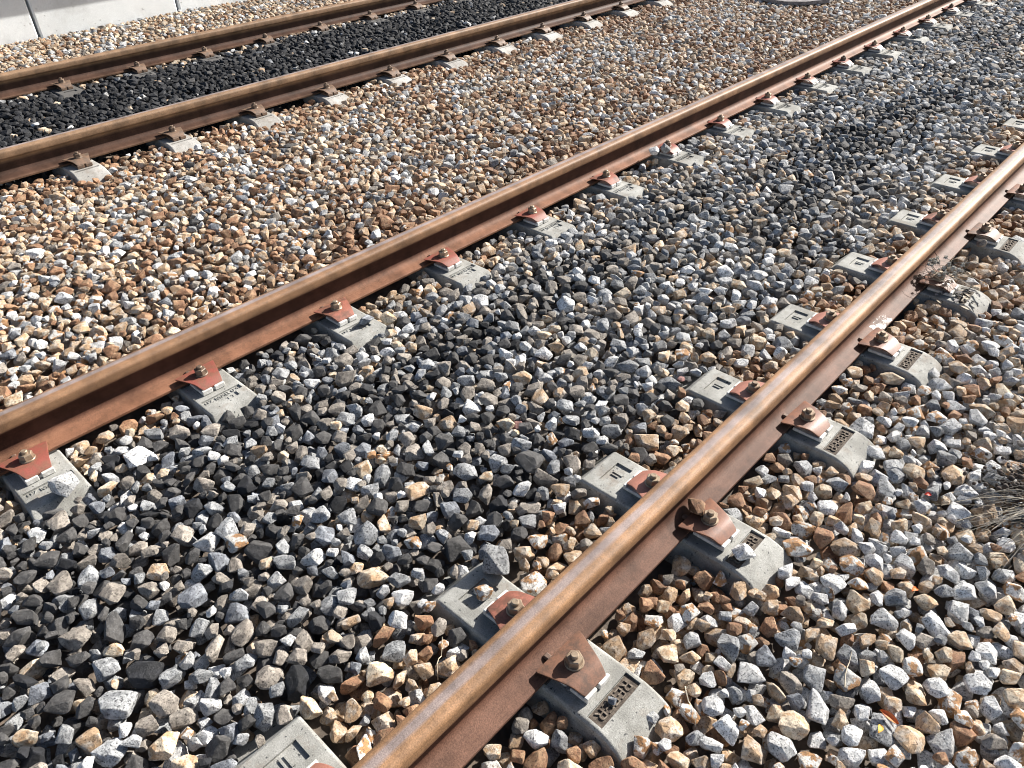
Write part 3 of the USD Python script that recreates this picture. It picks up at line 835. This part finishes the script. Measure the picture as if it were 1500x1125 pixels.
def normals_of(V, Fc):
    n = np.zeros_like(V); fn = np.cross(V[Fc[:, 1]] - V[Fc[:, 0]], V[Fc[:, 2]] - V[Fc[:, 0]])
    for k in range(3):
        np.add.at(n, Fc[:, k], fn)
    return n / np.maximum(np.linalg.norm(n, axis=1, keepdims=True), 1e-12)


def flat_mesh(path, V, Fc, N, mat):
    g = UsdGeom.Mesh.Define(stage, path)
    g.CreatePointsAttr(Vt.Vec3fArray.FromNumpy(V.astype(np.float32)))
    g.CreateFaceVertexCountsAttr(Vt.IntArray.FromNumpy(np.full(len(Fc), 3, np.int32)))
    g.CreateFaceVertexIndicesAttr(Vt.IntArray.FromNumpy(np.asarray(Fc, np.int32).ravel()))
    g.CreateSubdivisionSchemeAttr("none")
    g.CreateNormalsAttr(Vt.Vec3fArray.FromNumpy(N.astype(np.float32))); g.SetNormalsInterpolation("vertex")
    UsdShade.MaterialBindingAPI.Apply(g.GetPrim()).Bind(MATS[mat])
    return g


N2 = [normals_of(P, FACES2) for P in P2]; N3 = [normals_of(P, Fc) for P, Fc in zip(P3, F3)]


def placed_stone(path, sh, size, R, c, mat, fine):
    P, Fc, N = (P3[sh], F3[sh], N3[sh]) if fine else (P2[sh], FACES2, N2[sh])
    g = flat_mesh(path, P, Fc, N, mat)
    mt = np.eye(4); mt[:3, :3] = R.T * size; mt[3, :3] = c
    g.AddTransformOp().Set(Gf.Matrix4d(mt.tolist()))
    return g.GetPrim()


def quat(R):
    q = trimesh.transformations.quaternion_from_matrix(np.vstack([np.hstack([R, [[0], [0], [0]]]), [0, 0, 0, 1]]))
    return q


QS = {}
for bed, (lab, cat) in enumerate(BEDS):
    t = thing("ballast_bed", lab, cat, kind="structure")
    path = str(t.GetPath())
    idx = np.flatnonzero(keep & (BED == bed))
    cand = idx[in_frame[idx] & (rowsum[idx] > 0.45)]
    top = cand[np.argsort(-shown[cand])][:300]
    for k in top:
        sh, size, R, c = placed[k]
        placed_stone(numbered(path, "stone"), sh, size, R, c, KINDS[KIND[k]], fine=True)
    rest = np.setdiff1d(idx, top)
    pi = UsdGeom.PointInstancer.Define(stage, path + "/loose_stones")
    tag(pi.GetPrim(), kind="stuff")
    protos, index = [], {}
    fine = True
    for kd in np.unique(KIND[rest]):
        for sh in range(NSHAPE):
            pp = f"{path}/loose_stones/stone_shapes/{KINDS[kd]}_{sh:03d}"
            P, Fc, N = (P3[sh], F3[sh], N3[sh]) if fine else (P2[sh], FACES2, N2[sh])
            flat_mesh(pp, P, Fc, N, KINDS[kd])
            index[(kd, sh)] = len(protos); protos.append(pp)
    for pp in protos:
        pi.GetPrototypesRel().AddTarget(pp)
    pi.CreateProtoIndicesAttr(Vt.IntArray.FromNumpy(np.array([index[(KIND[k], placed[k][0])] for k in rest], np.int32)))
    pi.CreatePositionsAttr(Vt.Vec3fArray.FromNumpy(POS[rest].astype(np.float32)))
    pi.CreateScalesAttr(Vt.Vec3fArray.FromNumpy(np.repeat(SIZ[rest][:, None], 3, 1).astype(np.float32)))
    qs = []
    for k in rest:
        R = placed[k][2]; key = id(R)
        if key not in QS:
            q = quat(R); QS[key] = Gf.Quath(float(q[0]), float(q[1]), float(q[2]), float(q[3]))
        qs.append(QS[key])
    pi.CreateOrientationsAttr(Vt.QuathArray(qs))

for (sh, size, x, y, z0, yaw, tilt, mat, lab), (R, c, z) in zip(SPECIAL, special_at):
    tag(placed_stone(numbered("/World", "stone"), sh, size, R, (c[0], c[1], z), mat, True), lab, "stone")

# ------------------------------------------------------------------ small things
drng = np.random.default_rng(31)


def ribbon(pts, r, sides=3):
    """A thin tapering stalk through the points."""
    pts = np.asarray(pts, float); n = len(pts)
    d = np.gradient(pts, axis=0); d /= np.linalg.norm(d, axis=1, keepdims=True)
    a = np.cross(d, [0.31, 0.2, 0.93]); a /= np.linalg.norm(a, axis=1, keepdims=True); b_ = np.cross(d, a)
    rr = np.linspace(r, r * 0.35, n)
    V = np.concatenate([pts + (math.cos(q) * a + math.sin(q) * b_) * rr[:, None] for q in np.arange(sides) / sides * 2 * np.pi])
    Fs = []
    for s_ in range(sides):
        u, v = s_ * n, ((s_ + 1) % sides) * n
        for k in range(n - 1):
            Fs += [(u + k, v + k, v + k + 1), (u + k, v + k + 1, u + k + 1)]
    return trimesh.Trimesh(V, np.array(Fs), process=False)


def leaf_mesh(length, width, bend, curl):
    u = np.linspace(0, 1, 7); v = np.linspace(-1, 1, 5)
    U, Vv = np.meshgrid(u, v, indexing="ij")
    wv = width / 2 * np.sin(np.pi * np.clip(U * 0.94 + 0.03, 0, 1)) ** 0.8
    xg = (U - 0.5) * length; yg = Vv * wv; zg = bend * (1 - (2 * U - 1) ** 2) + curl * Vv ** 2 * width
    top = np.stack([xg, yg, zg], -1).reshape(-1, 3)
    V = np.vstack([top + [0, 0, 0.0005], top - [0, 0, 0.0005]])
    Fs = []
    for a in range(6):
        for c_ in range(4):
            q = a * 5 + c_
            Fs += [(q, q + 5, q + 6), (q, q + 6, q + 1), (35 + q, 35 + q + 6, 35 + q + 5), (35 + q, 35 + q + 1, 35 + q + 6)]
    return trimesh.Trimesh(V, np.array(Fs), process=False)


def spin(mesh, yaw, tilt, roll, loc):
    M = trimesh.transformations.euler_matrix(roll, tilt, yaw, "sxyz"); M[:3, 3] = loc
    mesh.apply_transform(M)
    return mesh


def surface_z(x, y):
    a, b_ = int((x - X0) / CELL), int((y - Y0) / CELL)
    z = hf[a, b_] if 0 <= a < NX and 0 <= b_ < NY else 0.0
    return float(z) if z < 5 else 0.045


# dry grass tussock at the right edge
tus = thing("grass_tussock", "tussock of dry grey grass with dark seed clumps at the right edge", "grass", (0.87, -0.56, -0.03))
bl = [[], []]
for k in range(300):
    a = drng.uniform(0, 2 * np.pi); r0 = drng.uniform(0.01, 0.09); L = drng.uniform(0.10, 0.36)
    az = a + drng.normal(0, 0.4) if drng.random() < 0.35 else drng.normal(-1.95, 0.50)
    lift = drng.uniform(0.35, 1.1)
    p0 = np.array([r0 * math.cos(a), r0 * math.sin(a), 0.0])
    tt = np.linspace(0, 1, 8)
    hr = L * (tt ** 1.1); z_ = L * lift * (tt - 0.88 * tt ** 2) + 0.010
    wob = drng.normal(0, 0.035, 2)
    pts = p0 + np.stack([hr * math.cos(az) + wob[0] * tt ** 2, hr * math.sin(az) + wob[1] * tt ** 2, z_ * 0.85], 1)
    bl[0 if drng.random() < 0.45 else 1].append(ribbon(pts, drng.uniform(0.0008, 0.0024)))
tag(part("dry_blades", trimesh.util.concatenate(bl[0]), "straw", tus), kind="stuff")
tag(part("grey_blades", trimesh.util.concatenate(bl[1]), "grey_straw", tus), kind="stuff")
seeds = []
for k in range(150):
    a_ = drng.normal(0, 1, 2) * [0.060, 0.045]
    s_ = trimesh.creation.icosphere(1, drng.uniform(0.0035, 0.008)); s_.vertices *= drng.uniform(0.7, 1.3, 3)
    s_.apply_translation([-0.155 + a_[0], -0.02 + a_[1], 0.030 + drng.uniform(0, 0.035)]); seeds.append(s_)
tag(part("seed_clump", trimesh.util.concatenate(seeds), "dark_seed", tus), kind="stuff")

# dry weed and dead leaves over the fifth sleeper
wc = np.array([0.112, near_y[5] + 0.01, 0.0])
weed = thing("dry_weed", "dry weed with pale flower heads caught on the rail foot", "weed", wc)
for k in range(46):
    az = drng.uniform(0, 2 * np.pi); L = drng.uniform(0.05, 0.17); el = drng.uniform(0.05, 0.75)
    tt = np.linspace(0, 1, 6)
    p0 = np.array([drng.normal(0, 0.035), drng.normal(0, 0.05), 0.045 + drng.uniform(0, 0.03)])
    pts = p0 + np.stack([L * tt * math.cos(az) * math.cos(el), L * tt * math.sin(az) * math.cos(el), L * (tt * math.sin(el) - 0.3 * tt ** 2)], 1)
    pts[:, 2] = np.maximum(pts[:, 2], 0.03)
    part("stem", ribbon(pts, drng.uniform(0.0008, 0.0019)), "grey_straw" if k % 3 else "straw", weed)
for k in range(26):
    fl = []
    for q in range(7):
        fl.append(spin(leaf_mesh(0.018, 0.007, 0.002, 0.2), q * 0.9, -0.6, 0, (0, 0, 0)))
    f_ = trimesh.util.concatenate(fl); f_.vertices *= drng.uniform(0.7, 1.2)
    f_.apply_translation([drng.normal(-0.02, 0.035), drng.normal(0.02, 0.055), 0.065 + drng.uniform(0, 0.03)])
    part("flower_head", f_, "pale_fluff", weed)
lit = thing("leaf_litter", "pile of grey brown dead leaves on the sleeper end beside the dry weed", "leaves", (0.2, near_y[5] - 0.03, 0.0))
for k in range(44):
    lx, ly = drng.uniform(-0.09, 0.075), drng.normal(0.01, 0.045)
    lf = spin(leaf_mesh(drng.uniform(0.022, 0.050), drng.uniform(0.009, 0.017), 0.003, 0.15), drng.uniform(0, 6.28), drng.normal(0, 0.18), drng.normal(0, 0.2), (lx, ly, 0.004 + 0.008 * drng.random() - 0.12 * max(0, lx - 0.02)))
    part("leaf", lf, ("grey_straw", "weathered_timber", "straw")[k % 3], lit)

for (x, y, L, wd, mat, lab) in [(1301, 1052, 0.045, 0.016, "orange_leaf", "bright orange dead leaf between white stones at lower right"), (1287, 1070, 0.026, 0.013, "yellow_leaf", "small yellow leaf scrap beside the orange leaf"),
                                (1338, 866, 0.024, 0.014, "orange_leaf", "small orange leaf scrap between stones below the grass tussock"), (1358, 727, 0.022, 0.014, "red_plastic", "small red scrap between white stones left of the grass tussock")]:
    q = at_pixel(x, y, -0.02)
    z = max(surface_z(q[0] + dx, q[1] + dy) for dx in (-0.01, 0, 0.01) for dy in (-0.01, 0, 0.01))
    q = at_pixel(x, y, z)
    tag(part("dead_leaf" if "leaf" in mat else "plastic_scrap", spin(leaf_mesh(L, wd, 0.004, 0.3), drng.uniform(0, 3), 0.25, 0.2, (q[0], q[1], z + 0.004)), mat), lab, "leaf" if "leaf" in mat else "litter")
for (xa, ya, xb, yb, lab) in [(1005, 1000, 1020, 1060, "thin grey twig lying on white stones right of the lowest clip"), (1236, 1010, 1246, 945, "thin straw upright between white stones at lower right"), (640, 985, 648, 935, "thin white straw on stones just left of the nearest rail"), (1180, 895, 1210, 915, "short dark twig on the stones below the pointed white stone"), (1241, 300, 1255, 345, "thin dark twig lying on the grey ballast left of the nearest rail")]:
    a_, b_ = at_pixel(xa, ya, -0.01), at_pixel(xb, yb, -0.01)
    pts = [a_ + (b_ - a_) * t_ for t_ in np.linspace(0, 1, 6)]
    zmax = max(surface_z(p_[0], p_[1]) for p_ in pts)
    pts = [np.array([p_[0] + 0.004 * math.sin(5 * i_), p_[1], 0.5 * zmax + 0.5 * surface_z(p_[0], p_[1]) + 0.004]) for i_, p_ in enumerate(pts)]
    tag(part("twig", ribbon(pts, 0.0018), "dark_seed" if "dark" in lab else "straw"), lab, "twig")

# weathered board lying on the tan ballast at the top edge
q0 = at_pixel(1150, 8, 0.03)
outline = [(0.0, 0.0), (0.16, 0.10), (0.30, 0.34), (0.26, 0.62), (-0.10, 0.86), (-0.42, 0.62), (-0.46, 0.30), (-0.34, 0.10), (-0.16, 0.0)]
sl = trimesh.creation.extrude_polygon(shapely.Polygon(outline).buffer(-0.02).buffer(0.02), 0.032, engine="earcut")
bd = thing("slab", "weathered dark grey slab lying on the tan ballast at the top edge", "slab", (q0[0], q0[1], 0.035))
part("slab_body", sl, "weathered_timber", bd)
